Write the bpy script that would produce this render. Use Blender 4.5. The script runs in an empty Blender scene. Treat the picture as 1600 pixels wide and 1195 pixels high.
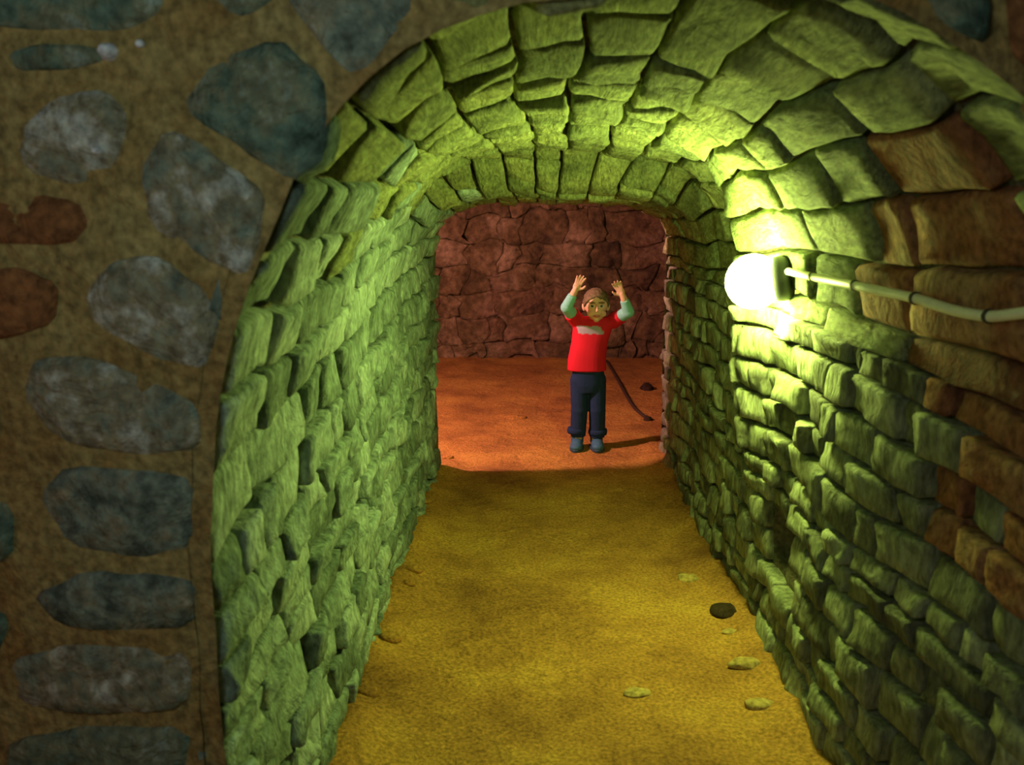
import bpy, math, random
import numpy as np
from mathutils import Vector, Matrix, Euler, noise

random.seed(7)
scene = bpy.context.scene
COL = scene.collection

# ------------------------------------------------------------------ camera
F_PX, W_PX, H_PX = 1385.0, 1600.0, 1195.0
CAM_LOC = Vector((0, 0, 1.54))
CAM_ROT = Euler((math.radians(90 - 10.9), 0, math.radians(1.24)), 'XYZ')
cd = bpy.data.cameras.new('camera'); cam = bpy.data.objects.new('camera', cd); COL.objects.link(cam)
cam.location = CAM_LOC; cam.rotation_euler = CAM_ROT
cd.sensor_fit = 'HORIZONTAL'; cd.sensor_width = 36.0; cd.lens = 36.0 * F_PX / W_PX
cd.clip_start = 0.02
cd.dof.use_dof = True; cd.dof.focus_distance = 4.6; cd.dof.aperture_fstop = 4.0
scene.camera = cam
CAM_M = CAM_ROT.to_matrix()

def ray(px, py):
    return CAM_M @ Vector(((px - W_PX / 2) / F_PX, -(py - H_PX / 2) / F_PX, -1.0))
def on_y(px, py, y):
    d = ray(px, py); return CAM_LOC + d * ((y - CAM_LOC.y) / d.y)
def on_x(px, py, x):
    d = ray(px, py); return CAM_LOC + d * ((x - CAM_LOC.x) / d.x)
def on_floor(px, py, z=0.0):
    d = ray(px, py); return CAM_LOC + d * ((z - CAM_LOC.z) / d.z)

# ------------------------------------------------------------------ world, lights, exposure
w = bpy.data.worlds.new('world'); scene.world = w; w.use_nodes = True
bg = w.node_tree.nodes['Background']
bg.inputs[0].default_value = (0.55, 0.8, 0.75, 1); bg.inputs[1].default_value = 0.035
scene.view_settings.view_transform = 'Standard'; scene.view_settings.look = 'None'
scene.view_settings.gamma = 1.0; scene.view_settings.use_curve_mapping = False
scene.view_settings.exposure = 0.0

def point_light(name, loc, color, power, radius):
    l = bpy.data.lights.new(name, 'POINT'); l.color = color; l.energy = power; l.shadow_soft_size = radius
    o = bpy.data.objects.new(name, l); COL.objects.link(o); o.location = loc
    return o
# lamp hung on the chamber side of the end wall, left of the passage mouth
point_light('chamber_lamp_light', (-1.75, 4.86, 2.2), (1.0, 0.43, 0.42), 480.0, 0.07)
# hall side: unseen fill added to light the entrance wall, then weak red light
point_light('entrance_fill_light', (-0.55, 0.15, 1.78), (0.86, 1.0, 0.84), 17.0, 0.2)
point_light('hall_red_lamp_light', (-2.4, 0.75, 1.15), (1.0, 0.22, 0.10), 6.0, 0.1)

# ------------------------------------------------------------------ helpers
def tag(o, label=None, cat=None, group=None, kind=None):
    if label: o['label'] = label
    if cat: o['category'] = cat
    if group: o['group'] = group
    if kind: o['kind'] = kind
    return o
def empty(name, loc=(0, 0, 0)):
    o = bpy.data.objects.new(name, None); COL.objects.link(o); o.location = loc
    o.empty_display_size = 0.05
    return o
def mesh_obj(name, verts, faces, mat, parent=None, smooth=True, origin=None):
    """mesh from world-space vertices; the object's origin sits at `origin`"""
    org = Vector(origin) if origin is not None else Vector((0, 0, 0))
    me = bpy.data.meshes.new(name)
    me.from_pydata([tuple(Vector(v) - org) for v in verts], [], faces)
    me.materials.append(mat)
    if smooth: me.polygons.foreach_set('use_smooth', [True] * len(me.polygons))
    me.update()
    o = bpy.data.objects.new(name, me); COL.objects.link(o)
    if parent is not None:
        o.parent = parent; o.location = org - parent.location
    else:
        o.location = org
    return o
def nz(x, y, z, s=1.0):
    return noise.noise(Vector((x * s, y * s, z * s)))
def lerp(a, b, t): return a + (b - a) * t
def knots(x, ks):
    if x <= ks[0][0]: return ks[0][1]
    for (x0, v0), (x1, v1) in zip(ks, ks[1:]):
        if x <= x1:
            t = (x - x0) / (x1 - x0); return lerp(v0, v1, t)
    return ks[-1][1]

# ------------------------------------------------------------------ materials
def new_mat(name):
    m = bpy.data.materials.new(name); m.use_nodes = True
    nt = m.node_tree; b = nt.nodes['Principled BSDF']
    return m, nt, b
def rock_mat(name, cols, scale=6.0, rough=0.9, bump=0.6, fine=55.0, per_object=0.25, streak=None, bdist=0.02):
    m, nt, b = new_mat(name)
    N, L = nt.nodes, nt.links
    geo = N.new('ShaderNodeNewGeometry')
    vec = geo.outputs['Position']
    if streak:
        mp = N.new('ShaderNodeMapping'); mp.inputs['Scale'].default_value = streak
        L.new(vec, mp.inputs['Vector']); svec = mp.outputs[0]
    else: svec = vec
    n1 = N.new('ShaderNodeTexNoise'); n1.inputs['Scale'].default_value = scale
    n1.inputs['Detail'].default_value = 7; n1.inputs['Roughness'].default_value = 0.65
    L.new(vec, n1.inputs['Vector'])
    oi = N.new('ShaderNodeObjectInfo')
    ma = N.new('ShaderNodeMath'); ma.operation = 'MULTIPLY_ADD'
    ma.inputs[1].default_value = per_object; ma.inputs[2].default_value = -per_object / 2
    L.new(oi.outputs['Random'], ma.inputs[0])
    ad = N.new('ShaderNodeMath'); ad.operation = 'ADD'
    L.new(n1.outputs['Fac'], ad.inputs[0]); L.new(ma.outputs[0], ad.inputs[1])
    cr = N.new('ShaderNodeValToRGB')
    e = cr.color_ramp.elements
    n = len(cols)
    while len(e) < n: e.new(0.5)
    for i, c in enumerate(cols):
        e[i].position = 0.3 + 0.4 * i / max(1, n - 1); e[i].color = (*c, 1)
    L.new(ad.outputs[0], cr.inputs[0])
    # fine grain over the colour
    n2 = N.new('ShaderNodeTexNoise'); n2.inputs['Scale'].default_value = fine
    n2.inputs['Detail'].default_value = 4; L.new(svec, n2.inputs['Vector'])
    mr = N.new('ShaderNodeMapRange'); mr.inputs[1].default_value = 0.3; mr.inputs[2].default_value = 0.7
    mr.inputs[3].default_value = 0.55; mr.inputs[4].default_value = 1.4
    L.new(n2.outputs['Fac'], mr.inputs[0])
    mx = N.new('ShaderNodeVectorMath'); mx.operation = 'SCALE'
    L.new(cr.outputs[0], mx.inputs[0]); L.new(mr.outputs[0], mx.inputs['Scale'])
    L.new(mx.outputs[0], b.inputs['Base Color'])
    # relief
    n3 = N.new('ShaderNodeTexNoise'); n3.inputs['Scale'].default_value = fine * 0.45
    n3.inputs['Detail'].default_value = 8; n3.inputs['Roughness'].default_value = 0.7; L.new(svec, n3.inputs['Vector'])
    bp = N.new('ShaderNodeBump'); bp.inputs['Strength'].default_value = bump; bp.inputs['Distance'].default_value = bdist
    L.new(n3.outputs['Fac'], bp.inputs['Height'])
    n4 = N.new('ShaderNodeTexNoise'); n4.inputs['Scale'].default_value = fine * 0.16
    n4.inputs['Detail'].default_value = 5; n4.inputs['Roughness'].default_value = 0.6; n4.inputs['Distortion'].default_value = 0.6
    L.new(svec, n4.inputs['Vector'])
    bp2 = N.new('ShaderNodeBump'); bp2.inputs['Strength'].default_value = bump; bp2.inputs['Distance'].default_value = bdist * 2.2
    L.new(n4.outputs['Fac'], bp2.inputs['Height']); L.new(bp.outputs[0], bp2.inputs['Normal'])
    L.new(bp2.outputs[0], b.inputs['Normal'])
    b.inputs['Roughness'].default_value = rough
    b.inputs['Specular IOR Level'].default_value = 0.25
    return m
def plain_mat(name, col, rough=0.7, spec=0.3, metal=0.0, noise_amt=0.12, nscale=60):
    m, nt, b = new_mat(name); N, L = nt.nodes, nt.links
    tc = N.new('ShaderNodeTexCoord'); n1 = N.new('ShaderNodeTexNoise'); n1.inputs['Scale'].default_value = nscale
    L.new(tc.outputs['Object'], n1.inputs['Vector'])
    mr = N.new('ShaderNodeMapRange'); mr.inputs[3].default_value = 1 - noise_amt; mr.inputs[4].default_value = 1 + noise_amt
    L.new(n1.outputs['Fac'], mr.inputs[0])
    mx = N.new('ShaderNodeVectorMath'); mx.operation = 'SCALE'; mx.inputs[0].default_value = col
    L.new(mr.outputs[0], mx.inputs['Scale']); L.new(mx.outputs[0], b.inputs['Base Color'])
    b.inputs['Roughness'].default_value = rough; b.inputs['Specular IOR Level'].default_value = spec
    b.inputs['Metallic'].default_value = metal
    return m

M = {}
M['left_stone'] = rock_mat('left_stone', [(0.12, 0.165, 0.14), (0.26, 0.345, 0.30), (0.40, 0.50, 0.45)], 7, bump=0.8, per_object=0.35, streak=(1, 1, 0.62))
M['right_stone'] = rock_mat('right_stone', [(0.12, 0.125, 0.08), (0.24, 0.265, 0.15), (0.36, 0.39, 0.24)], 6, bump=0.9, per_object=0.3, streak=(1, 1, 0.4))
M['vault_stone'] = rock_mat('vault_stone', [(0.13, 0.155, 0.075), (0.235, 0.275, 0.125), (0.34, 0.37, 0.16)], 5, bump=0.8, per_object=0.25, streak=(1.6, 0.4, 1.0))
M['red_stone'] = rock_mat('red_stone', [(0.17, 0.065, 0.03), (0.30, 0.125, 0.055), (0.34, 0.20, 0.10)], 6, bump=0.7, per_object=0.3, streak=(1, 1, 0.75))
M['mortar'] = rock_mat('mortar', [(0.10, 0.085, 0.05), (0.20, 0.17, 0.09)], 9, bump=0.9)
M['front_mortar'] = rock_mat('front_mortar', [(0.25, 0.13, 0.035), (0.34, 0.24, 0.09), (0.38, 0.31, 0.13)], 5, bump=0.7)
M['front_stone'] = rock_mat('front_stone', [(0.09, 0.13, 0.11), (0.25, 0.31, 0.26), (0.32, 0.29, 0.19), (0.62, 0.66, 0.63)], 13, bump=1.0, fine=40, per_object=0.2)
M['front_dark_stone'] = rock_mat('front_dark_stone', [(0.045, 0.085, 0.07), (0.14, 0.23, 0.19), (0.24, 0.26, 0.17), (0.42, 0.54, 0.52)], 11, bump=1.0, fine=40, per_object=0.1)
M['front_red_stone'] = rock_mat('front_red_stone', [(0.22, 0.09, 0.035), (0.34, 0.15, 0.06)], 8, bump=0.8, per_object=0.1)
M['front_pale_chip'] = rock_mat('front_pale_chip', [(0.55, 0.60, 0.70), (0.70, 0.72, 0.80)], 8, bump=0.5)
M['dirt'] = rock_mat('dirt', [(0.20, 0.085, 0.02), (0.42, 0.205, 0.042), (0.58, 0.325, 0.06)], 1.7, bump=0.55, fine=85, per_object=0)
M['chamber_stone'] = rock_mat('chamber_stone', [(0.05, 0.035, 0.018), (0.145, 0.10, 0.045), (0.30, 0.22, 0.13)], 2.6, bump=1.0, fine=18, per_object=0.12, bdist=0.03)
M['chamber_mortar'] = rock_mat('chamber_mortar', [(0.12, 0.08, 0.04), (0.19, 0.125, 0.065)], 3, bump=0.8, fine=25, bdist=0.03)
M['pebble'] = rock_mat('pebble', [(0.35, 0.24, 0.07), (0.50, 0.36, 0.12)], 20, bump=0.4)
M['dark_stone'] = rock_mat('dark_stone', [(0.02, 0.012, 0.006), (0.05, 0.03, 0.015)], 20, bump=0.4)
M['lamp_base'] = plain_mat('lamp_base', (0.03, 0.035, 0.035), 0.5)
M['cable_sheath'] = plain_mat('cable_sheath', (0.72, 0.70, 0.55), 0.45)
M['clip'] = plain_mat('clip', (0.06, 0.05, 0.04), 0.6)
M['floor_cable'] = plain_mat('floor_cable', (0.05, 0.03, 0.02), 0.7)
m, nt, b = new_mat('lit_globe')
b.inputs['Base Color'].default_value = (0.9, 0.9, 0.85, 1)
b.inputs['Emission Color'].default_value = (0.80, 1.0, 0.22, 1); b.inputs['Emission Strength'].default_value = 240.0
M['lit_globe'] = m

# ------------------------------------------------------------------ passage geometry
XL, XR = -0.55, 0.84
def yfront(x): return 1.54 - 0.173 * (x - XL)
def yback(x): return 5.08 + 0.37 * (x - XL)
K_APEX = [(1.2, 2.01), (1.75, 1.955), (2.1, 1.885), (2.6, 1.84), (3.2, 1.80), (3.98, 1.80), (4.22, 1.635), (5.3, 1.585)]
K_SPR = [(1.3, 0.84), (2.2, 0.98), (3.5, 1.12), (5.3, 1.20)]
K_EXP = [(1.3, 2.0), (2.2, 2.15), (3.2, 2.6), (4.2, 3.4), (5.3, 4.6)]
XC, HALF = (XL + XR) / 2, (XR - XL) / 2
K_SPR_R = [(1.3, 1.14), (2.2, 1.20), (5.3, 1.22)]
K_XR = [(1.2, 1.06), (1.6, 0.95), (2.2, 0.86), (2.6, 0.84), (5.3, 0.84)]
K_XC = [(1.4, 0.21), (2.6, 0.15), (5.3, 0.145)]
K_XL = [(1.5, -0.59), (2.4, -0.56), (5.3, -0.55)]
# arc-length table of the vault
Y0T, DYT, NYT, NQ = 1.1, 0.05, 96, 65
TAB = np.zeros((NYT, NQ, 2))
for i in range(NYT):
    y = Y0T + i * DYT
    n, zs, H = knots(y, K_EXP), knots(y, K_SPR), knots(y, K_APEX)
    zr, xl, xr, xc = knots(y, K_SPR_R), knots(y, K_XL), knots(y, K_XR), knots(y, K_XC)
    th = np.linspace(math.pi / 2, 0, 401); c, s = np.cos(th).clip(0) ** (2 / n), np.sin(th) ** (2 / n)
    px = np.concatenate([(xc - (xc - xl) * c)[::-1], (xc + (xr - xc) * c)[1:]])      # left quarter, right quarter
    pz = np.concatenate([(zs + (H - zs) * s)[::-1], (zr + (H - zr) * s)[1:]])
    L = np.concatenate([[0], np.cumsum(np.hypot(np.diff(px), np.diff(pz)))]); L /= L[-1]
    q = np.linspace(0, 1, NQ)
    TAB[i, :, 0] = np.interp(q, L, px); TAB[i, :, 1] = np.interp(q, L, pz)
def prof(q, y):
    q = min(max(q, 0), 1)
    fy = min(max((y - Y0T) / DYT, 0), NYT - 1.001); fq = min(q * (NQ - 1), NQ - 1.001)
    i, j = int(fy), int(fq); a, b_ = fy - i, fq - j
    p = (TAB[i, j] * (1 - b_) + TAB[i, j + 1] * b_) * (1 - a) + (TAB[i + 1, j] * (1 - b_) + TAB[i + 1, j + 1] * b_) * a
    return float(p[0]), float(p[1])
def s_vault(a, b):
    x0, _ = prof(a, 2.5)
    y = lerp(yfront(x0), yback(x0), b)
    x, z = prof(a, y)
    return Vector((x, y, z))
def s_left(a, b):
    y = lerp(yfront(XL), yback(XL), b)
    return Vector((knots(y, K_XL), y, -0.06 + a * (knots(y, K_SPR) + 0.06)))
def s_right(a, b):
    y = lerp(yfront(XR), yback(XR), b)
    return Vector((knots(y, K_XR), y, -0.06 + (1 - a) * (knots(y, K_SPR_R) + 0.06)))
AXIS = lambda p: Vector((XC, p.y, 0.9))
def bulge(p):
    """slow unevenness of the masonry"""
    d = 0.016 * nz(p.x, p.y, p.z, 2.3) + 0.007 * nz(p.x + 9, p.y, p.z, 6.0)
    if p.x > 0.6:                                          # the wall swells out just past the lamp
        d += 0.085 * math.exp(-((p.y - 3.24 - .1 * nz(0, 0, p.z, 3)) / .13) ** 2) * min(1, max(0, (p.z - .35) / .6)) * min(1, max(0, (1.72 - p.z) / .2))
    if p.z > 1.2:                                          # first ring of voussoirs leans back into the passage
        t = max(0.0, 1 - (p.y - yfront(p.x)) / .27); k = min(1, max(0, (p.x + .30) / .35))
        d += 0.115 * t * k * min(1, (p.z - 1.2) / .3)
    return d
def offset_point(surf, a, b, d):
    e = 0.004
    p = surf(a, b)
    ta = surf(a + e, b) - surf(a - e, b); tb = surf(a, b + e) - surf(a, b - e)
    n = ta.cross(tb)
    if n.length < 1e-9: n = AXIS(p) - p
    n.normalize()
    if n.dot(AXIS(p) - p) < 0: n = -n
    return p + n * (d + bulge(p)), n

def make_stone(surf, a0, a1, b0, b1, A, B, relief, mat, parent, name, na=5, nb=6, gap=0.006, seed=0, warp=0.022, grain=0.010, edge_drop=0.010):
    us = [0, .06, .28, .5, .72, .94, 1]
    vs = [0, .08, .36, .64, .92, 1]
    corner = [random.uniform(.0, .10) for _ in range(4)]
    tw = random.uniform(-.006, .006)
    ga, gb = gap / A, gap / B
    tilt_a, tilt_b = random.uniform(-.018, .018), random.uniform(-.018, .018)
    verts, top, faces = [], {}, []
    skirt = {}
    def P(u, v, d, shrink):
        aa = lerp(a0 + ga * shrink, a1 - ga * shrink, v); bb = lerp(b0 + gb * shrink, b1 - gb * shrink, u)
        # rounded outline
        cu, cv = abs(2 * u - 1), abs(2 * v - 1)
        if cu > .9 and cv > .9:
            k = corner[(u > .5) + 2 * (v > .5)]
            bb = lerp(bb, (b0 + b1) / 2, k); aa = lerp(aa, (a0 + a1) / 2, k)
        wa, wb = aa * A, bb * B
        aa += warp * (nz(wa, wb, 3.1 + seed, 3.0) + .45 * nz(wa, wb, 7.7 + seed, 9.0)) / A
        bb += warp * 1.2 * (nz(wa, wb, 5.3 + seed, 4.0) + .5 * nz(wa, wb, 1.7 + seed, 11.0)) / B
        return offset_point(surf, aa, bb, d)[0]
    for j, v in enumerate(vs):
        for i, u in enumerate(us):
            edge = (i in (0, len(us) - 1)) or (j in (0, len(vs) - 1))
            pq = surf(lerp(a0, a1, v), lerp(b0, b1, u))
            g = grain * nz(pq.x + seed, pq.y, pq.z, 14.0) + grain * .6 * nz(pq.x, pq.y + seed, pq.z, 31.0)
            d = relief + g - (edge_drop if edge else 0) + tilt_a * (v - .5) + tilt_b * (u - .5) + tw * (2 * u - 1) * (2 * v - 1)
            top[i, j] = len(verts); verts.append(P(u, v, d, 1.0))
    nu, nv = len(us), len(vs)
    for j in range(nv - 1):
        for i in range(nu - 1):
            faces.append((top[i, j], top[i + 1, j], top[i + 1, j + 1], top[i, j + 1]))
    ring = [(i, 0) for i in range(nu)] + [(nu - 1, j) for j in range(1, nv)] + [(i, nv - 1) for i in range(nu - 2, -1, -1)] + [(0, j) for j in range(nv - 2, 0, -1)]
    for (i, j) in ring:
        skirt[i, j] = len(verts); verts.append(P(us[i], vs[j], -0.055, 1.0))
    for k in range(len(ring)):
        p, q_ = ring[k], ring[(k + 1) % len(ring)]
        faces.append((top[q_], top[p], skirt[p], skirt[q_]))
    c = sum(verts, Vector()) / len(verts)
    return mesh_obj(name, verts, faces, mat, parent, True, c)

def courses(surf, A, B, course_h, stone_l, relief, mat, parent, name, seed=0, gap=0.006, warp=0.022, skip=None, grain=0.010, b_lo=0.0, b_hi=1.0, ring_l=None, edge_drop=0.010):
    made = 0
    a = 0.0; rows = []
    while a < 1 - 0.4 * course_h / A:
        h = course_h * random.uniform(.78, 1.25) / A
        rows.append((a, min(1.0, a + h))); a += h
    rows[-1] = (rows[-1][0], 1.0)
    for (a0, a1) in rows:
        b = b_lo + random.uniform(0, .004); first = ring_l
        while b < b_hi - 0.35 * stone_l / B:
            l = stone_l * random.choice((.55, .75, .95, 1.1, 1.4)) * random.uniform(.9, 1.1) / B
            if first: l = first / B; first = None
            b1 = b + l
            if b1 > b_hi - 0.45 * stone_l / B: b1 = b_hi
            if not (skip and skip(surf((a0 + a1) / 2, (b + b1) / 2))):
                make_stone(surf, a0, a1, b, b1, A, B, relief * random.uniform(-.6, 1.6), mat(surf((a0 + a1) / 2, (b + b1) / 2)) if callable(mat) else mat, parent, name, seed=seed, gap=gap, warp=warp, grain=grain, edge_drop=edge_drop)
                made += 1
            b = b1
    print(name, parent.name, made)

HOLE = on_x(1219, 858, XR)
def in_hole(p, ry=0.13, rz=0.10):
    return p.x > XR - .02 and abs(p.y - HOLE.y) < ry and abs(p.z - HOLE.z) < rz
def backing(surf, na, nb, mat, name, d0=-0.04, hole=False):
    verts, faces = [], []
    for j in range(na + 1):
        for i in range(nb + 1):
            a, b = j / na, i / nb
            p = surf(a, b); d = d0 + .008 * nz(p.x, p.y, p.z, 11)
            if hole and in_hole(p, .19, .10): d = -0.28
            verts.append(offset_point(surf, a, b, d)[0])
    for j in range(na):
        for i in range(nb):
            k = j * (nb + 1) + i
            faces.append((k, k + 1, k + nb + 2, k + nb + 1))
    o = mesh_obj(name, verts, faces, mat)
    o['kind'] = 'structure'
    return o

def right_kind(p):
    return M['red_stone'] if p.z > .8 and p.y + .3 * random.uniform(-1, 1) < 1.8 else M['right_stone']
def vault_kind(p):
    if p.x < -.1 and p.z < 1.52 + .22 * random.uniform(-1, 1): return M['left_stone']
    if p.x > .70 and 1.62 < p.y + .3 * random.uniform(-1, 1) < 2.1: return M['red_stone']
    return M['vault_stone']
wall_left = tag(backing(s_left, 20, 60, M['mortar'], 'wall_left'), 'rubble stone left wall of the low vaulted passage', 'wall')
wall_right = tag(backing(s_right, 40, 110, M['mortar'], 'wall_right', hole=True), 'coursed stone right wall of the passage behind the lit globe lamp', 'wall')
ceiling = tag(backing(s_vault, 48, 70, M['mortar'], 'ceiling'), 'arched stone vault over the passage', 'ceiling')
courses(s_left, 1.18, 3.54, 0.125, 0.21, 0.012, M['left_stone'], wall_left, 'wall_stone', seed=2, warp=0.035, grain=0.016)
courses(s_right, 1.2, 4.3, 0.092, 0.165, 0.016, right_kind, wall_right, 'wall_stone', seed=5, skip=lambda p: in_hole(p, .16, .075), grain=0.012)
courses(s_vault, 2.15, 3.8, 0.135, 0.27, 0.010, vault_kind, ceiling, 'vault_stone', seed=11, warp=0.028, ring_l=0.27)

# ------------------------------------------------------------------ the two face walls, with the arched opening cut out
def opening_outline(b):
    pts = []
    for k in range(8): pts.append(offset_point(s_left, k / 8, b, 0)[0])
    for k in range(41): pts.append(offset_point(s_vault, k / 40, b, 0)[0])
    for k in range(1, 9): pts.append(offset_point(s_right, k / 8, b, 0)[0])
    return [(p.x, p.z) for p in pts]
def face_wall(name, yfn, mat, reach=2.6, top=1.6, rings=16, grow=0.0, amp=0.008, shift=0.0):
    pts = opening_outline(0 if yfn is yfront else 1); verts, faces = [], []
    zc = 0.95
    for r in range(rings + 1):
        t = (r / rings) ** 1.5
        for (x, z) in pts:
            if z <= zc: X, Z = x + (reach if x > XC else -reach) * t, z
            else:
                d = Vector((x - XC, z - zc)); L = max(d.length, 1e-6); d /= L
                X = x + d.x * reach * t; Z = z + d.y * top * t
            d0 = Vector((x - XC, max(z - zc, 0)))
            if d0.length > 0: d0.normalize()
            X += d0.x * grow * (1 - t); Z += d0.y * grow * (1 - t)
            verts.append(Vector((X, yfn(X) + shift + amp * nz(X, 0, Z, 5) + amp * .5 * nz(X, 3, Z, 14), Z)))
    n = len(pts)
    for r in range(rings):
        for k in range(n - 1):
            i = r * n + k; faces.append((i, i + 1, i + n + 1, i + n))
    o = mesh_obj(name, verts, faces, mat); o['kind'] = 'structure'
    return o
wall_front = tag(face_wall('wall_front', yfront, M['front_mortar'], rings=26, shift=-0.008), 'rubble wall of large stones in brown mortar around the arched entrance', 'wall')
wall_end = tag(face_wall('wall_end', yback, M['chamber_mortar'], reach=3.0), 'end wall of the red-lit chamber around the passage mouth', 'wall')

def front_point(px, py):
    d = ray(px, py)      # plane y = 1.54 - .173 (x - XL)
    t = (1.54 + 0.173 * XL - CAM_LOC.y - 0.173 * CAM_LOC.x) / (d.y + 0.173 * d.x)
    return CAM_LOC + d * t
FN = Vector((-0.173, -1, 0)).normalized()
def front_stone(poly, mat, relief=0.018, seed=0, name='wall_stone'):
    pts = [front_point(*p) for p in poly]
    q = []
    for i in range(len(pts)):                                     # round the corners a little
        p0, p1 = pts[i], pts[(i + 1) % len(pts)]
        q += [p0.lerp(p1, .16), p0.lerp(p1, .5), p0.lerp(p1, .84)]
    pts = q
    c = sum(pts, Vector()) / len(pts); n = len(pts)
    verts, faces = [], []
    for s, d in ((1.02, -0.04), (1.0, 0.004), (.93, relief * .75), (.6, relief), (.28, relief * 1.05)):
        for p in pts:
            P = c + (p - c) * s
            g = 0.014 * nz(P.x + seed, P.y, P.z, 9) + .007 * nz(P.x, P.y + seed, P.z, 26)
            if d > 0.01: P = P + FN * (d + g)
            else: P = P + FN * d + (p - c).normalized() * .01 * nz(P.x, seed, P.z, 16)
            verts.append(P)
    verts.append(c + FN * (relief * 1.1 + .012 * nz(c.x, c.y, c.z, 9)))
    for r in range(4):
        for k in range(n):
            k2 = (k + 1) % n
            faces.append((r * n + k, r * n + k2, (r + 1) * n + k2, (r + 1) * n + k))
    for k in range(n): faces.append((4 * n + k, 4 * n + (k + 1) % n, 5 * n))
    return mesh_obj(name, verts, faces, mat, wall_front, True, c)
FS = [  # outlines read off the photograph, on the entrance wall's own plane
 ('front_dark_stone', [(280, 168), (335, 95), (435, 58), (510, 120), (520, 195), (498, 258), (458, 288), (390, 240)]),
 ('front_stone', [(222, 270), (262, 196), (330, 232), (420, 303), (412, 380), (385, 432), (320, 405), (235, 350)]),
 ('front_stone', [(132, 455), (180, 402), (262, 404), (330, 452), (352, 500), (328, 580), (245, 560), (150, 508)]),
 ('front_stone', [(35, 610), (60, 556), (150, 556), (250, 592), (318, 636), (318, 700), (215, 712), (90, 685)]),
 ('front_stone', [(60, 770), (110, 725), (230, 728), (312, 745), (310, 850), (220, 872), (110, 850)]),
 ('front_stone', [(55, 925), (140, 888), (250, 890), (312, 905), (310, 975), (200, 985), (90, 972)]),
 ('front_stone', [(20, 215), (85, 150), (170, 140), (205, 175), (185, 260), (120, 295), (45, 270)]),
 ('front_red_stone', [(-40, 315), (40, 300), (135, 312), (150, 352), (120, 385), (-40, 380)]),
 ('front_red_stone', [(-60, 425), (40, 415), (98, 440), (92, 505), (20, 530), (-60, 520)]),
 ('front_dark_stone', [(-30, -40), (270, -40), (262, 20), (190, 52), (60, 50), (-30, 40)]),
 ('front_dark_stone', [(15, 85), (70, 70), (150, 72), (168, 95), (120, 112), (30, 112)]),
 ('front_stone', [(440, -10), (560, -40), (650, -20), (640, 25), (596, 90), (556, 128), (505, 75)]),
 ('front_dark_stone', [(330, -60), (430, -60), (440, -5), (390, 30), (345, 25)]),
 ('front_stone', [(10, 1030), (110, 1000), (240, 1004), (310, 1015), (305, 1100), (180, 1115), (30, 1100)]),
 ('front_dark_stone', [(20, 1150), (150, 1130), (305, 1130), (300, 1240), (100, 1250), (10, 1220)]),
 ('front_dark_stone', [(-120, 800), (-40, 760), (30, 790), (25, 870), (-60, 900), (-120, 880)]),
 ('front_stone', [(-140, 620), (-60, 570), (5, 590), (0, 690), (-80, 720), (-140, 700)]),
 ('front_dark_stone', [(-150, 960), (-50, 930), (25, 960), (-10, 1060), (-110, 1060)]),
 ('front_stone', [(-200, 180), (-100, 120), (-20, 150), (-10, 240), (-110, 280), (-200, 260)]),
 ('front_dark_stone', [(1405, -60), (1500, -60), (1545, 0), (1540, 70), (1480, 45), (1425, 0)]),
 ('front_red_stone', [(1560, -60), (1700, -60), (1720, 60), (1640, 120), (1570, 85)]),
 ('front_red_stone', [(1605, 150), (1730, 100), (1830, 180), (1800, 290), (1680, 260)]),
 ('front_dark_stone', [(700, -160), (900, -190), (1100, -180), (1080, -80), (900, -70), (720, -80)]),
 ('front_red_stone', [(1140, -180), (1320, -150), (1330, -60), (1240, -40), (1130, -75)]),
]
for i, (mk, poly) in enumerate(FS): front_stone(poly, M[mk], seed=i * 3.7)
for (x, y, r) in ((175, 82, 12), (225, 70, 8), (160, 236, 7)):
    front_stone([(x + r * math.cos(t) * 1.1, y + r * math.sin(t)) for t in [k * math.pi / 3 for k in range(6)]], M['front_pale_chip'], 0.02, x, 'pale_chip')

# ------------------------------------------------------------------ floor and chamber shell
def floor_z(x, y):
    z = 0.012 * nz(x, y, 0, 1.6) + 0.006 * nz(x, y, 4, 6) + 0.003 * nz(x, y, 8, 17)
    if yfront(x) < y < yback(x) + .2:
        z += 0.05 * math.exp(-((x - XL) / .12) ** 2) * (1 + .8 * nz(x, y, 2, 5)) + 0.035 * math.exp(-((x - XR) / .10) ** 2) * (1 + .8 * nz(x, y, 6, 5))
    return z
xs = list(np.concatenate([np.linspace(-3.6, -1.0, 27)[:-1], np.linspace(-1.0, 1.5, 101)[:-1], np.linspace(1.5, 3.8, 24)]))
ys = list(np.concatenate([np.linspace(-2.0, 1.8, 39)[:-1], np.linspace(1.8, 6.5, 170)[:-1], np.linspace(6.5, 9.9, 60)]))
fv = [(x, y, floor_z(x, y)) for y in ys for x in xs]
nx = len(xs)
ff = [(j * nx + i, j * nx + i + 1, (j + 1) * nx + i + 1, (j + 1) * nx + i) for j in range(len(ys) - 1) for i in range(nx - 1)]
floor = tag(mesh_obj('floor', fv, ff, M['dirt']), 'trodden ochre dirt floor of the passage and chamber', 'floor', kind='structure')

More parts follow.
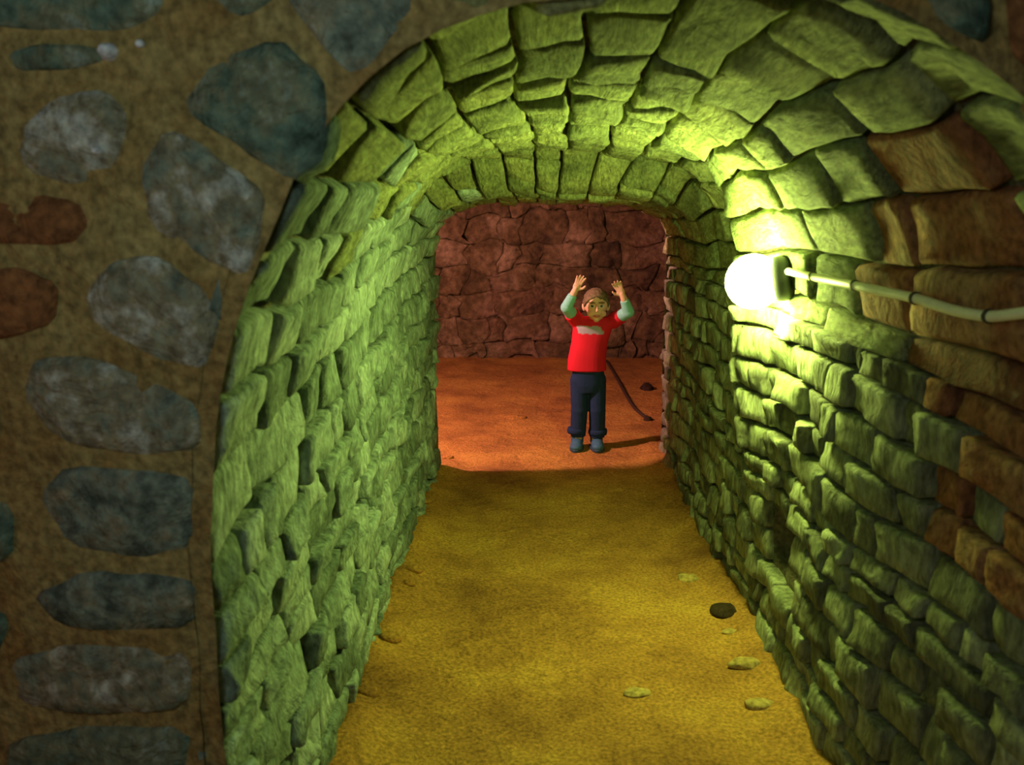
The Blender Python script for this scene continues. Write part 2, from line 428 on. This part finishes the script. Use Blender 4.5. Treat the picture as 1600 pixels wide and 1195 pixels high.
def sheet(name, surf, na, nb, mat, amp, label, cat):
    verts, faces = [], []
    for j in range(na + 1):
        for i in range(nb + 1):
            p = surf(j / na, i / nb)
            n = Vector((amp * nz(p.x, p.y, p.z, 1.3), amp * nz(p.x + 5, p.y, p.z, 1.3), amp * nz(p.x, p.y + 5, p.z, 1.3)))
            verts.append(p + n)
    for j in range(na):
        for i in range(nb):
            k = j * (nb + 1) + i; faces.append((k, k + 1, k + nb + 2, k + nb + 1))
    return tag(mesh_obj(name, verts, faces, mat), label, cat, kind='structure')
YB = 9.45
s_cback = lambda a, b: Vector((lerp(-3.6, 3.8, b), YB, lerp(-.05, 3.0, a)))
wall_back = sheet('wall_back', s_cback, 24, 50, M['chamber_mortar'], 0.04, 'rough stone back wall of the red-lit chamber', 'wall')
sheet('wall_chamber_left', lambda a, b: Vector((-3.5, lerp(3.8, 9.6, b), lerp(-.05, 3.0, a))), 16, 30, M['chamber_mortar'], .06, 'side wall of the chamber by its lamp', 'wall')
sheet('wall_chamber_right', lambda a, b: Vector((3.7, lerp(6.0, 9.6, b), lerp(-.05, 3.0, a))), 16, 30, M['chamber_mortar'], .06, 'side wall of the chamber opposite its lamp', 'wall')
sheet('ceiling_chamber', lambda a, b: Vector((lerp(-3.7, 3.9, a), lerp(3.6, 9.7, b), 2.72)), 30, 30, M['chamber_mortar'], .05, 'rough ceiling of the red-lit chamber', 'ceiling')
AXIS = lambda p: Vector((p.x, p.y - 1, p.z))
s_cvis = lambda a, b: Vector((lerp(-1.9, 2.3, b), YB - .03, lerp(-.02, 2.3, a)))
courses(s_cvis, 2.32, 4.2, 0.25, 0.40, 0.020, M['chamber_stone'], wall_back, 'wall_stone', seed=21, gap=0.002, warp=0.12, grain=0.05, edge_drop=0.004)

# ------------------------------------------------------------------ wall lamp and its cable
def tube(path, r, seg=10, cap=True):
    verts, faces = [], []
    up = Vector((0.13, 0.21, 1)).normalized()
    n = len(path)
    for i, p in enumerate(path):
        t = (path[min(i + 1, n - 1)] - path[max(i - 1, 0)]).normalized()
        s = t.cross(up).normalized(); u = s.cross(t)
        rr = r[i] if isinstance(r, (list, tuple)) else r
        for k in range(seg):
            th = 2 * math.pi * k / seg
            verts.append(p + s * (rr * math.cos(th)) + u * (rr * math.sin(th)))
    for i in range(n - 1):
        for k in range(seg):
            k2 = (k + 1) % seg
            faces.append((i * seg + k, i * seg + k2, (i + 1) * seg + k2, (i + 1) * seg + k))
    if cap:
        faces.append(tuple(range(seg - 1, -1, -1))); faces.append(tuple((n - 1) * seg + k for k in range(seg)))
    return verts, faces
def lathe(profile, centre, axis, seg=28):
    """profile: (distance along axis, radius)"""
    ax = Vector(axis).normalized(); s = ax.cross(Vector((0, 0, 1)) if abs(ax.z) < .9 else Vector((1, 0, 0))).normalized(); u = s.cross(ax)
    verts, faces = [], []
    for (d, r) in profile:
        for k in range(seg):
            th = 2 * math.pi * k / seg
            verts.append(Vector(centre) + ax * d + (s * math.cos(th) + u * math.sin(th)) * r)
    for i in range(len(profile) - 1):
        for k in range(seg):
            k2 = (k + 1) % seg
            faces.append((i * seg + k, i * seg + k2, (i + 1) * seg + k2, (i + 1) * seg + k))
    faces.append(tuple(range(seg - 1, -1, -1))); faces.append(tuple((len(profile) - 1) * seg + k for k in range(seg)))
    return verts, faces
GX = XR - 0.115
gc = on_x(1177, 440, GX)
AX = Vector((-.90, .40, -.15)).normalized()
lamp = empty('wall_lamp', (XR, gc.y, gc.z))
tag(lamp, 'round glowing white globe lamp on dark base fixed to the stone wall', 'lamp')
R_G = 0.090
prof_g = [(math.cos(math.pi - math.pi * (k / 14) * .999) * R_G, max(.001, math.sin(math.pi * (k / 14) * .999) * R_G)) for k in range(15)]
v, f = lathe(prof_g, gc, AX, 24)
mesh_obj('globe', v, f, M['lit_globe'], lamp, True, gc)
v, f = lathe([(-.122, .060), (-.112, .070), (-.095, .074), (-.074, .072), (-.071, .068), (-.073, .055), (-.08, .03)], gc, AX)
mesh_obj('base', v, f, M['lamp_base'], lamp, True, gc)
tag(lamp.children[-1], 'dark round mounting base')

cpx = [(1232, 424), (1255, 429), (1290, 437), (1340, 447), (1390, 457), (1430, 466), (1465, 477), (1500, 487), (1545, 494), (1590, 490), (1625, 485)]
def on_right_wall(px, py, off):
    x = XR
    for _ in range(6):
        p = on_x(px, py, x); x = knots(p.y, K_XR) - bulge(Vector((knots(p.y, K_XR), p.y, p.z))) - off
    return on_x(px, py, x)
cpts = [on_right_wall(x, y, .045) for x, y in cpx]
def catmull(pts, n=5):
    out = []
    P = [pts[0]] + pts + [pts[-1]]
    for i in range(1, len(P) - 2):
        for k in range(n):
            t = k / n
            a, b_, c, d = P[i - 1], P[i], P[i + 1], P[i + 2]
            out.append(0.5 * ((2 * b_) + (c - a) * t + (2 * a - 5 * b_ + 4 * c - d) * t * t + (3 * b_ - a - 3 * c + d) * t ** 3))
    out.append(pts[-1]); return out
cab = empty('lamp_cable', cpts[0]); tag(cab, 'pale cable clipped along the stone wall leading to the globe lamp', 'cable')
v, f = tube(catmull(cpts), 0.0115, 12); mesh_obj('cable_run', v, f, M['cable_sheath'], cab, True, cpts[0])
for (x, y) in ((1270, 432), (1336, 446), (1430, 466), (1545, 494)):
    p = on_right_wall(x, y, .045); p2 = on_right_wall(x + 6, y + 1.5, .045)
    t = (p2 - p).normalized()
    v, f = tube([p - t * .004, p + t * .004], 0.0145, 12); mesh_obj('clip', v, f, M['clip'], cab, False, p)

# ------------------------------------------------------------------ small stones and rubbish on the floor
def lump(name, px, py, rx, ry, rz, mat, label, cat, group=None, sink=.35, seed=0, rot=0.0):
    p = on_floor(px, py); p.z = floor_z(p.x, p.y)
    c = Vector((p.x, p.y, p.z + rz * (1 - 2 * sink) * .5))
    verts, faces = [], []
    nu, nv = 14, 8
    for j in range(nv + 1):
        ph = math.pi * j / nv
        for i in range(nu):
            th = 2 * math.pi * i / nu
            d = Vector((math.sin(ph) * math.cos(th), math.sin(ph) * math.sin(th), math.cos(ph)))
            k = 1 + .28 * nz(d.x + seed, d.y, d.z, 1.3) + .12 * nz(d.x, d.y + seed, d.z, 3.1)
            q = Vector((d.x * rx, d.y * ry, d.z * rz)) * k
            q.rotate(Euler((0, 0, rot)))
            verts.append(c + q)
    for j in range(nv):
        for i in range(nu):
            i2 = (i + 1) % nu
            faces.append((j * nu + i, (j + 1) * nu + i, (j + 1) * nu + i2, j * nu + i2))
    o = mesh_obj(name, verts, faces, mat, None, True, (c.x, c.y, p.z))
    tag(o, label, cat, group); return o
lump('dark_stone', 1130, 961, .052, .055, .022, M['dark_stone'], 'dark oval stone lying on ochre floor near the right wall foot', 'stone', seed=1)
lump('flat_pebble', 1075, 905, .05, .04, .014, M['pebble'], 'flat pale pebble on ochre floor farther in than the dark oval stone', 'stone', seed=2)
lump('flat_pebble', 995, 1083, .045, .03, .012, M['pebble'], 'flat pale pebble out in the middle of the ochre floor', 'stone', seed=3)
lump('floor_stone', 1165, 1043, .06, .035, .018, M['pebble'], 'long low stone half sunk in dirt beside the right wall', 'stone', seed=4)
lump('floor_stone', 1190, 1106, .05, .03, .016, M['pebble'], 'small low stone half sunk in dirt between entrance and long low stone', 'stone', seed=5)
lump('floor_stone', 1140, 990, .03, .02, .010, M['pebble'], 'tiny chip of stone just on the entrance side of the dark oval stone', 'stone', seed=8)
lump('dark_stone', 1010, 607, .055, .07, .05, M['dark_stone'], 'dark lump of stone on chamber floor beyond the end of the cord', 'stone', seed=6)
lump('dark_stone', 1012, 656, .035, .05, .03, M['dark_stone'], 'small dark stone on chamber floor at the cord end', 'stone', seed=7)
lump('dirt_clod', 805, 653, .09, .06, .018, M['dirt'], 'low clod of dirt on the red-lit chamber floor', 'dirt', seed=9)
for k, (x, y, r) in enumerate(((648, 905, .04), (640, 925, .03), (700, 715, .035), (668, 800, .03), (612, 1010, .045), (575, 1100, .04))):
    lump('earth_clod', x, y, r, r * .7, r * .5, M['dirt'], 'crumbled clod of earth along the foot of the left wall', 'dirt', 'clods at the left wall foot', seed=20 + k)
fc = [on_floor(x, y) for x, y in ((948, 566), (962, 590), (978, 618), (992, 640), (1010, 655))]
fc = [Vector((p.x, p.y, floor_z(p.x, p.y) + .012)) for p in fc]
v, f = tube(catmull(fc), 0.013, 8)
tag(mesh_obj('loose_cord', v, f, M['floor_cable'], None, True, fc[0]), 'dark cord lying on the red-lit chamber floor behind the child', 'cord')

# ------------------------------------------------------------------ the child
CY = 5.72
def K(px, py, dy=0.0):
    """photo position in the child's standing plane, moved dy along the view axis"""
    p = on_y(px, py, CY); return Vector((p.x, CY + dy, p.z))
foot = K(918, 703)
class Blob:
    def __init__(s): s.v, s.f = [], []
    def add(s, v, f):
        n = len(s.v); s.v += [Vector(p) for p in v]; s.f += [tuple(i + n for i in q) for q in f]
    def ell(s, c, r, rot=(0, 0, 0), nu=20, nv=12):
        v, f = [], []
        R = Euler(rot).to_matrix()
        for j in range(nv + 1):
            ph = math.pi * j / nv
            for i in range(nu):
                th = 2 * math.pi * i / nu
                v.append(Vector(c) + R @ Vector((r[0] * math.sin(ph) * math.cos(th), r[1] * math.sin(ph) * math.sin(th), r[2] * math.cos(ph))))
        for j in range(nv):
            for i in range(nu):
                i2 = (i + 1) % nu; f.append((j * nu + i, (j + 1) * nu + i, (j + 1) * nu + i2, j * nu + i2))
        s.add(v, f)
    def limb(s, pts, rs, seg=14, ends=True):
        path = []; rad = []
        for i in range(len(pts) - 1):
            for k in range(4):
                path.append(pts[i].lerp(pts[i + 1], k / 4)); rad.append(lerp(rs[i], rs[i + 1], k / 4))
        path.append(pts[-1]); rad.append(rs[-1])
        v, f = tube(path, rad, seg); s.add(v, f)
        for p, r in zip(pts, rs):
            if ends or (p is not pts[0] and p is not pts[-1]): s.ell(p, (r, r, r), nu=14, nv=8)
    def loft(s, rings, seg=28):
        """rings: (centre, half width x, half depth y)"""
        v, f = [], []
        for (c, a, b_) in rings:
            for k in range(seg):
                th = 2 * math.pi * k / seg
                cx, sy = math.cos(th), math.sin(th)
                v.append(Vector(c) + Vector((a * math.copysign(abs(cx) ** .85, cx), b_ * math.copysign(abs(sy) ** .85, sy), 0)))
        for i in range(len(rings) - 1):
            for k in range(seg):
                k2 = (k + 1) % seg; f.append((i * seg + k, i * seg + k2, (i + 1) * seg + k2, (i + 1) * seg + k))
        f.append(tuple(range(seg - 1, -1, -1))); f.append(tuple((len(rings) - 1) * seg + k for k in range(seg)))
        s.add(v, f)
    def fuse(s, name, mat, parent, voxel, smooth=4, origin=None, fac=.5):
        me = bpy.data.meshes.new(name); me.from_pydata([tuple(p - Vector(origin)) for p in s.v], [], s.f)
        t = bpy.data.objects.new(name, me); COL.objects.link(t)
        r = t.modifiers.new('r', 'REMESH'); r.mode = 'VOXEL'; r.voxel_size = voxel
        sm = t.modifiers.new('s', 'SMOOTH'); sm.iterations = smooth; sm.factor = fac
        bpy.context.view_layer.update()
        out = bpy.data.meshes.new_from_object(t.evaluated_get(bpy.context.evaluated_depsgraph_get()))
        bpy.data.objects.remove(t); bpy.data.meshes.remove(me)
        out.name = name; out.materials.clear(); out.materials.append(mat)
        out.polygons.foreach_set('use_smooth', [True] * len(out.polygons))
        o = bpy.data.objects.new(name, out); COL.objects.link(o)
        o.parent = parent; o.location = Vector(origin) - parent.location
        return o
def paint(o, fn):
    at = o.data.color_attributes.new('paint', 'FLOAT_COLOR', 'POINT')
    org = o.location + (o.parent.location if o.parent else Vector())
    for i, vv in enumerate(o.data.vertices): at.data[i].color = (*fn(vv.co + org, vv.normal), 1)
def paint_mat(name, rough=.7, spec=.3, sub=0.0):
    m, nt, b = new_mat(name); N, L = nt.nodes, nt.links
    at = N.new('ShaderNodeAttribute'); at.attribute_name = 'paint'
    L.new(at.outputs['Color'], b.inputs['Base Color'])
    b.inputs['Roughness'].default_value = rough; b.inputs['Specular IOR Level'].default_value = spec
    return m
M['skin'] = paint_mat('skin', .6)
M['shirt'] = paint_mat('shirt', .85, .15)
M['trousers'] = plain_mat('trousers', (0.016, 0.034, 0.085), .9, .1)
M['sleeve'] = plain_mat('sleeve', (0.22, 0.60, 0.50), .85, .15)
M['shoe'] = plain_mat('shoe', (0.04, 0.13, 0.21), .7)
M['sole'] = plain_mat('sole', (0.03, 0.07, 0.10), .7)
M['hair'] = plain_mat('hair', (0.15, 0.12, 0.06), .7, .2, 0, .7, 70)

person = empty('person', foot)
tag(person, 'small child in red shirt and navy trousers standing with both hands raised beside the head', 'person')
mm = 1 / 243.0                                            # metres per photo pixel at the child
# joints
shL, elL, wrL = K(899, 498, .0), K(884, 477, -.13), K(896, 452, -.15)
shR, elR, wrR = K(961, 498, .0), K(979, 484, -.12), K(970, 460, -.15)
head = K(931, 477, -.02)
neck0, neck1 = K(930, 506, .0), K(931, 490, -.01)
hipL, knL, anL = K(905, 594, .0), K(905, 640, -.015), K(903, 684, .0)
hipR, knR, anR = K(933, 594, .0), K(933, 640, -.015), K(931, 686, .0)
B = Blob()
# torso
B.loft([(K(919, 606), .085, .065), (K(919, 590), .092, .072), (K(921, 560), .090, .070), (K(925, 530), .098, .072), (K(928, 505), .110, .066), (K(930, 496), .08, .05)])
B.limb([neck0, neck1], [.038, .036])
# head
B.ell(head + Vector((0, .012, .016)), (.078, .092, .088))
B.ell(head + Vector((0, -.018, -.040)), (.056, .062, .060))
B.ell(head + Vector((0, -.055, -.085)), (.020, .020, .016))
B.ell(head + Vector((0, -.094, -.022)), (.012, .016, .012)); B.ell(head + Vector((0, -.086, -.004)), (.008, .014, .022))
for s in (-1, 1):
    B.ell(head + Vector((s * .040, -.055, -.045)), (.022, .024, .022))
    B.ell(head + Vector((s * .080, .012, -.012)), (.010, .018, .026), (0, s * .2, 0))
    B.ell(head + Vector((s * .030, -.077, .022)), (.020, .010, .007))
B.ell(head + Vector((0, -.078, -.055)), (.020, .010, .006)); B.ell(head + Vector((0, -.076, -.064)), (.016, .010, .006))
# arms
B.limb([shL, elL, wrL], [.036, .030, .021]); B.limb([shR, elR, wrR], [.036, .030, .021])
def hand(wr, d, side, curl):
    """wr wrist, d direction of the fingers, side: direction towards the thumb"""
    d = d.normalized(); s = (side - d * side.dot(d)).normalized(); n = d.cross(s)
    if n.y > 0: n = -n                                     # palm turned to the viewer
    palm = wr + d * .036
    v, f = [], []
    R = Matrix((s, n, d)).transposed()
    B.ell(palm, (.026, .012, .034), R.to_euler())
    B.limb([wr - d * .012, wr + d * .02], [.020, .019])
    for k, (o, ln, fan) in enumerate(((.020, .046, .22), (.007, .052, .07), (-.006, .048, -.08), (-.018, .038, -.24))):
        r0 = palm + s * o * .9 + d * .020
        fd = (d + s * fan).normalized()
        p1 = r0 + fd * ln * .5
        p2 = p1 + (fd + n * curl).normalized() * ln * .35
        p3 = p2 + (fd + n * curl * 2).normalized() * ln * .28
        B.limb([r0, p1, p2, p3], [.0085, .0076, .0068, .0060], seg=8)
    t0 = wr + d * .022 + s * .018
    t1 = t0 + (d * .55 + s * .8 + n * .15).normalized() * .026
    t2 = t1 + (d * .9 + s * .35 + n * .25).normalized() * .022
    B.limb([t0, t1, t2], [.0105, .0088, .0070], seg=8)
hand(wrL, Vector((.40, -.05, .90)), Vector((.9, 0, -.3)), .35)
hand(wrR, Vector((-.42, -.05, .85)), Vector((-.9, 0, -.3)), .35)
# legs
B.limb([hipL, knL, anL], [.056, .042, .030]); B.limb([hipR, knR, anR], [.056, .042, .030])
B.limb([anL, K(898, 697, -.08)], [.028, .022]); B.limb([anR, K(934, 697, -.08)], [.028, .022])
body = B.fuse('body', M['skin'], person, 0.0042, 3, foot)
SK = (0.72, 0.47, 0.30)
def skin_col(p, n):
    q = p - head
    def near(c, r):
        e = Vector(((q.x - c[0]) / r[0], (q.z - c[1]) / r[1])); return e.length < 1
    if q.y < -.045:
        for s in (-1, 1):
            if near((s * .030, .004), (.0085, .0075)): return (0.03, 0.02, 0.015)
            if near((s * .030, .004), (.017, .010)): return (0.62, 0.60, 0.55)
            if near((s * .031, .026), (.022, .006)): return (0.20, 0.13, 0.06)
        if near((0, -.059), (.024, .009)): return (0.55, 0.20, 0.16)
        if near((-.042, -.035), (.018, .016)) or near((.042, -.035), (.018, .016)): return (0.74, 0.40, 0.28)
    return SK
paint(body, skin_col)
# hair: a cap with a fringe
Hb = Blob()
v, f = [], []
nu, nv = 40, 18
hc = head + Vector((0, .014, .020))
for j in range(nv + 1):
    for i in range(nu):
        th = 2 * math.pi * i / nu
        front = max(0, -math.sin(th))
        pmax = lerp(math.radians(116), math.radians(62), front ** 1.3)
        pmax += math.radians(7) * nz(math.cos(th), math.sin(th), 0, 5) + math.radians(5) * nz(math.cos(th), math.sin(th), 2, 13)
        ph = pmax * j / nv
        d = Vector((math.sin(ph) * math.cos(th), math.sin(ph) * math.sin(th), math.cos(ph)))
        k = .97 + .07 * nz(d.x * 3, d.y * 3, d.z * .8, 4) + .04 * nz(d.x, d.y, d.z * .4, 15)
        v.append(hc + Vector((d.x * .088 * k, d.y * .101 * k, d.z * .096 * k)))
for j in range(nv):
    for i in range(nu):
        i2 = (i + 1) % nu; f.append((j * nu + i, (j + 1) * nu + i, (j + 1) * nu + i2, j * nu + i2))
hair = mesh_obj('hair', v, f, M['hair'], person, True, hc)
sol = hair.modifiers.new('s', 'SOLIDIFY'); sol.thickness = .010; sol.offset = -1
# shirt with short sleeves
S = Blob()
S.loft([(K(917, 578), .128, .092), (K(917, 560), .124, .090), (K(921, 535), .118, .088), (K(926, 512), .128, .084), (K(929, 500), .128, .074), (K(930, 495), .085, .058)])
S.limb([shL + Vector((.02, 0, -.02)), shL.lerp(elL, .50)], [.052, .049], ends=False); S.ell(shL + Vector((.01, 0, -.008)), (.050, .052, .046))
S.limb([shR + Vector((-.02, 0, -.02)), shR.lerp(elR, .50)], [.052, .049], ends=False); S.ell(shR + Vector((-.01, 0, -.008)), (.050, .052, .046))
shirt = S.fuse('shirt', M['shirt'], person, 0.0055, 5, foot)
def shirt_col(p, n):
    c = (0.62, 0.018, 0.035)
    q = K(922, 513)
    if n.y < -.2:
        x, z = p.x - q.x, p.z - q.z
        edge = .012 * nz(p.x, 0, p.z, 30)
        if abs(z) < .026 + edge and -.085 < x + .3 * z < .075 + edge: return (0.34, 0.33, 0.36)
    # slightly uneven red over the cloth
    k = 1 + .12 * nz(p.x, p.y, p.z, 12)
    return tuple(a * k for a in c)
paint(shirt, shirt_col)
# long teal sleeves under the shirt
for (sh, el, wr) in ((shL, elL, wrL), (shR, elR, wrR)):
    E = Blob()
    a = sh.lerp(el, .30)
    E.limb([a, el, el.lerp(wr, .78)], [.043, .039, .029], ends=False)
    E.fuse('sleeve', M['sleeve'], person, 0.005, 4, foot)
# trousers
T = Blob()
T.loft([(K(919, 612), .090, .070), (K(919, 600), .104, .080), (K(919, 572), .104, .080)])
cfL, cfR = K(903, 680, .0), K(933, 682, .0)
T.limb([hipL, knL, cfL], [.060, .056, .052], ends=False); T.ell(hipL, (.060, .066, .066)); T.ell(knL, (.056,) * 3)
T.limb([hipR, knR, cfR], [.060, .056, .052], ends=False); T.ell(hipR, (.060, .066, .066)); T.ell(knR, (.056,) * 3)
trs = T.fuse('trousers', M['trousers'], person, 0.0055, 5, foot)
for c, s in ((K(901, 672), -1), (K(934, 674), 1)):           # rolled cuffs
    v, f = lathe([(-.022, .050), (-.018, .060), (0, .064), (.018, .060), (.022, .050)], c, (0, 0, 1), 20)
    mesh_obj('cuff', v, f, M['trousers'], person, True, c)
# shoes
for cx, toe, yaw in ((902, -.14, -.25), (932, .02, .05)):
    a = K(cx, 703); a.z = floor_z(a.x, a.y)
    Q = Blob()
    d = Vector((math.sin(toe), -math.cos(toe), 0))
    Q.ell(a + Vector((0, .022, .045)), (.043, .050, .050)); Q.ell(a + d * .045 + Vector((0, 0, .036)), (.042, .070, .036), (0, 0, toe))
    Q.ell(a + d * .085 + Vector((0, 0, .028)), (.042, .048, .028), (0, 0, toe)); Q.limb([a + Vector((0, .02, .05)), a + Vector((0, .015, .085))], [.042, .045], ends=False)
    sh_ = Q.fuse('shoe', M['shoe'], person, 0.005, 4, foot)
    v, f = [], []
    for z, k in ((0.0, 1.0), (.014, 1.03), (.018, .98)):
        for i in range(24):
            th = 2 * math.pi * i / 24
            lx, ly = .046 * k * math.cos(th), .098 * k * math.sin(th)
            v.append(a + d * (.035 + ly) + Vector((d.y, -d.x, 0)) * -lx + Vector((0, 0, z)))
    for r in range(2):
        for i in range(24): f.append((r * 24 + i, r * 24 + (i + 1) % 24, (r + 1) * 24 + (i + 1) % 24, (r + 1) * 24 + i))
    f.append(tuple(range(23, -1, -1))); f.append(tuple(48 + i for i in range(24)))
    so = mesh_obj('sole', v, f, M['sole'], person, False, a); so.parent = sh_; so.location = a - foot
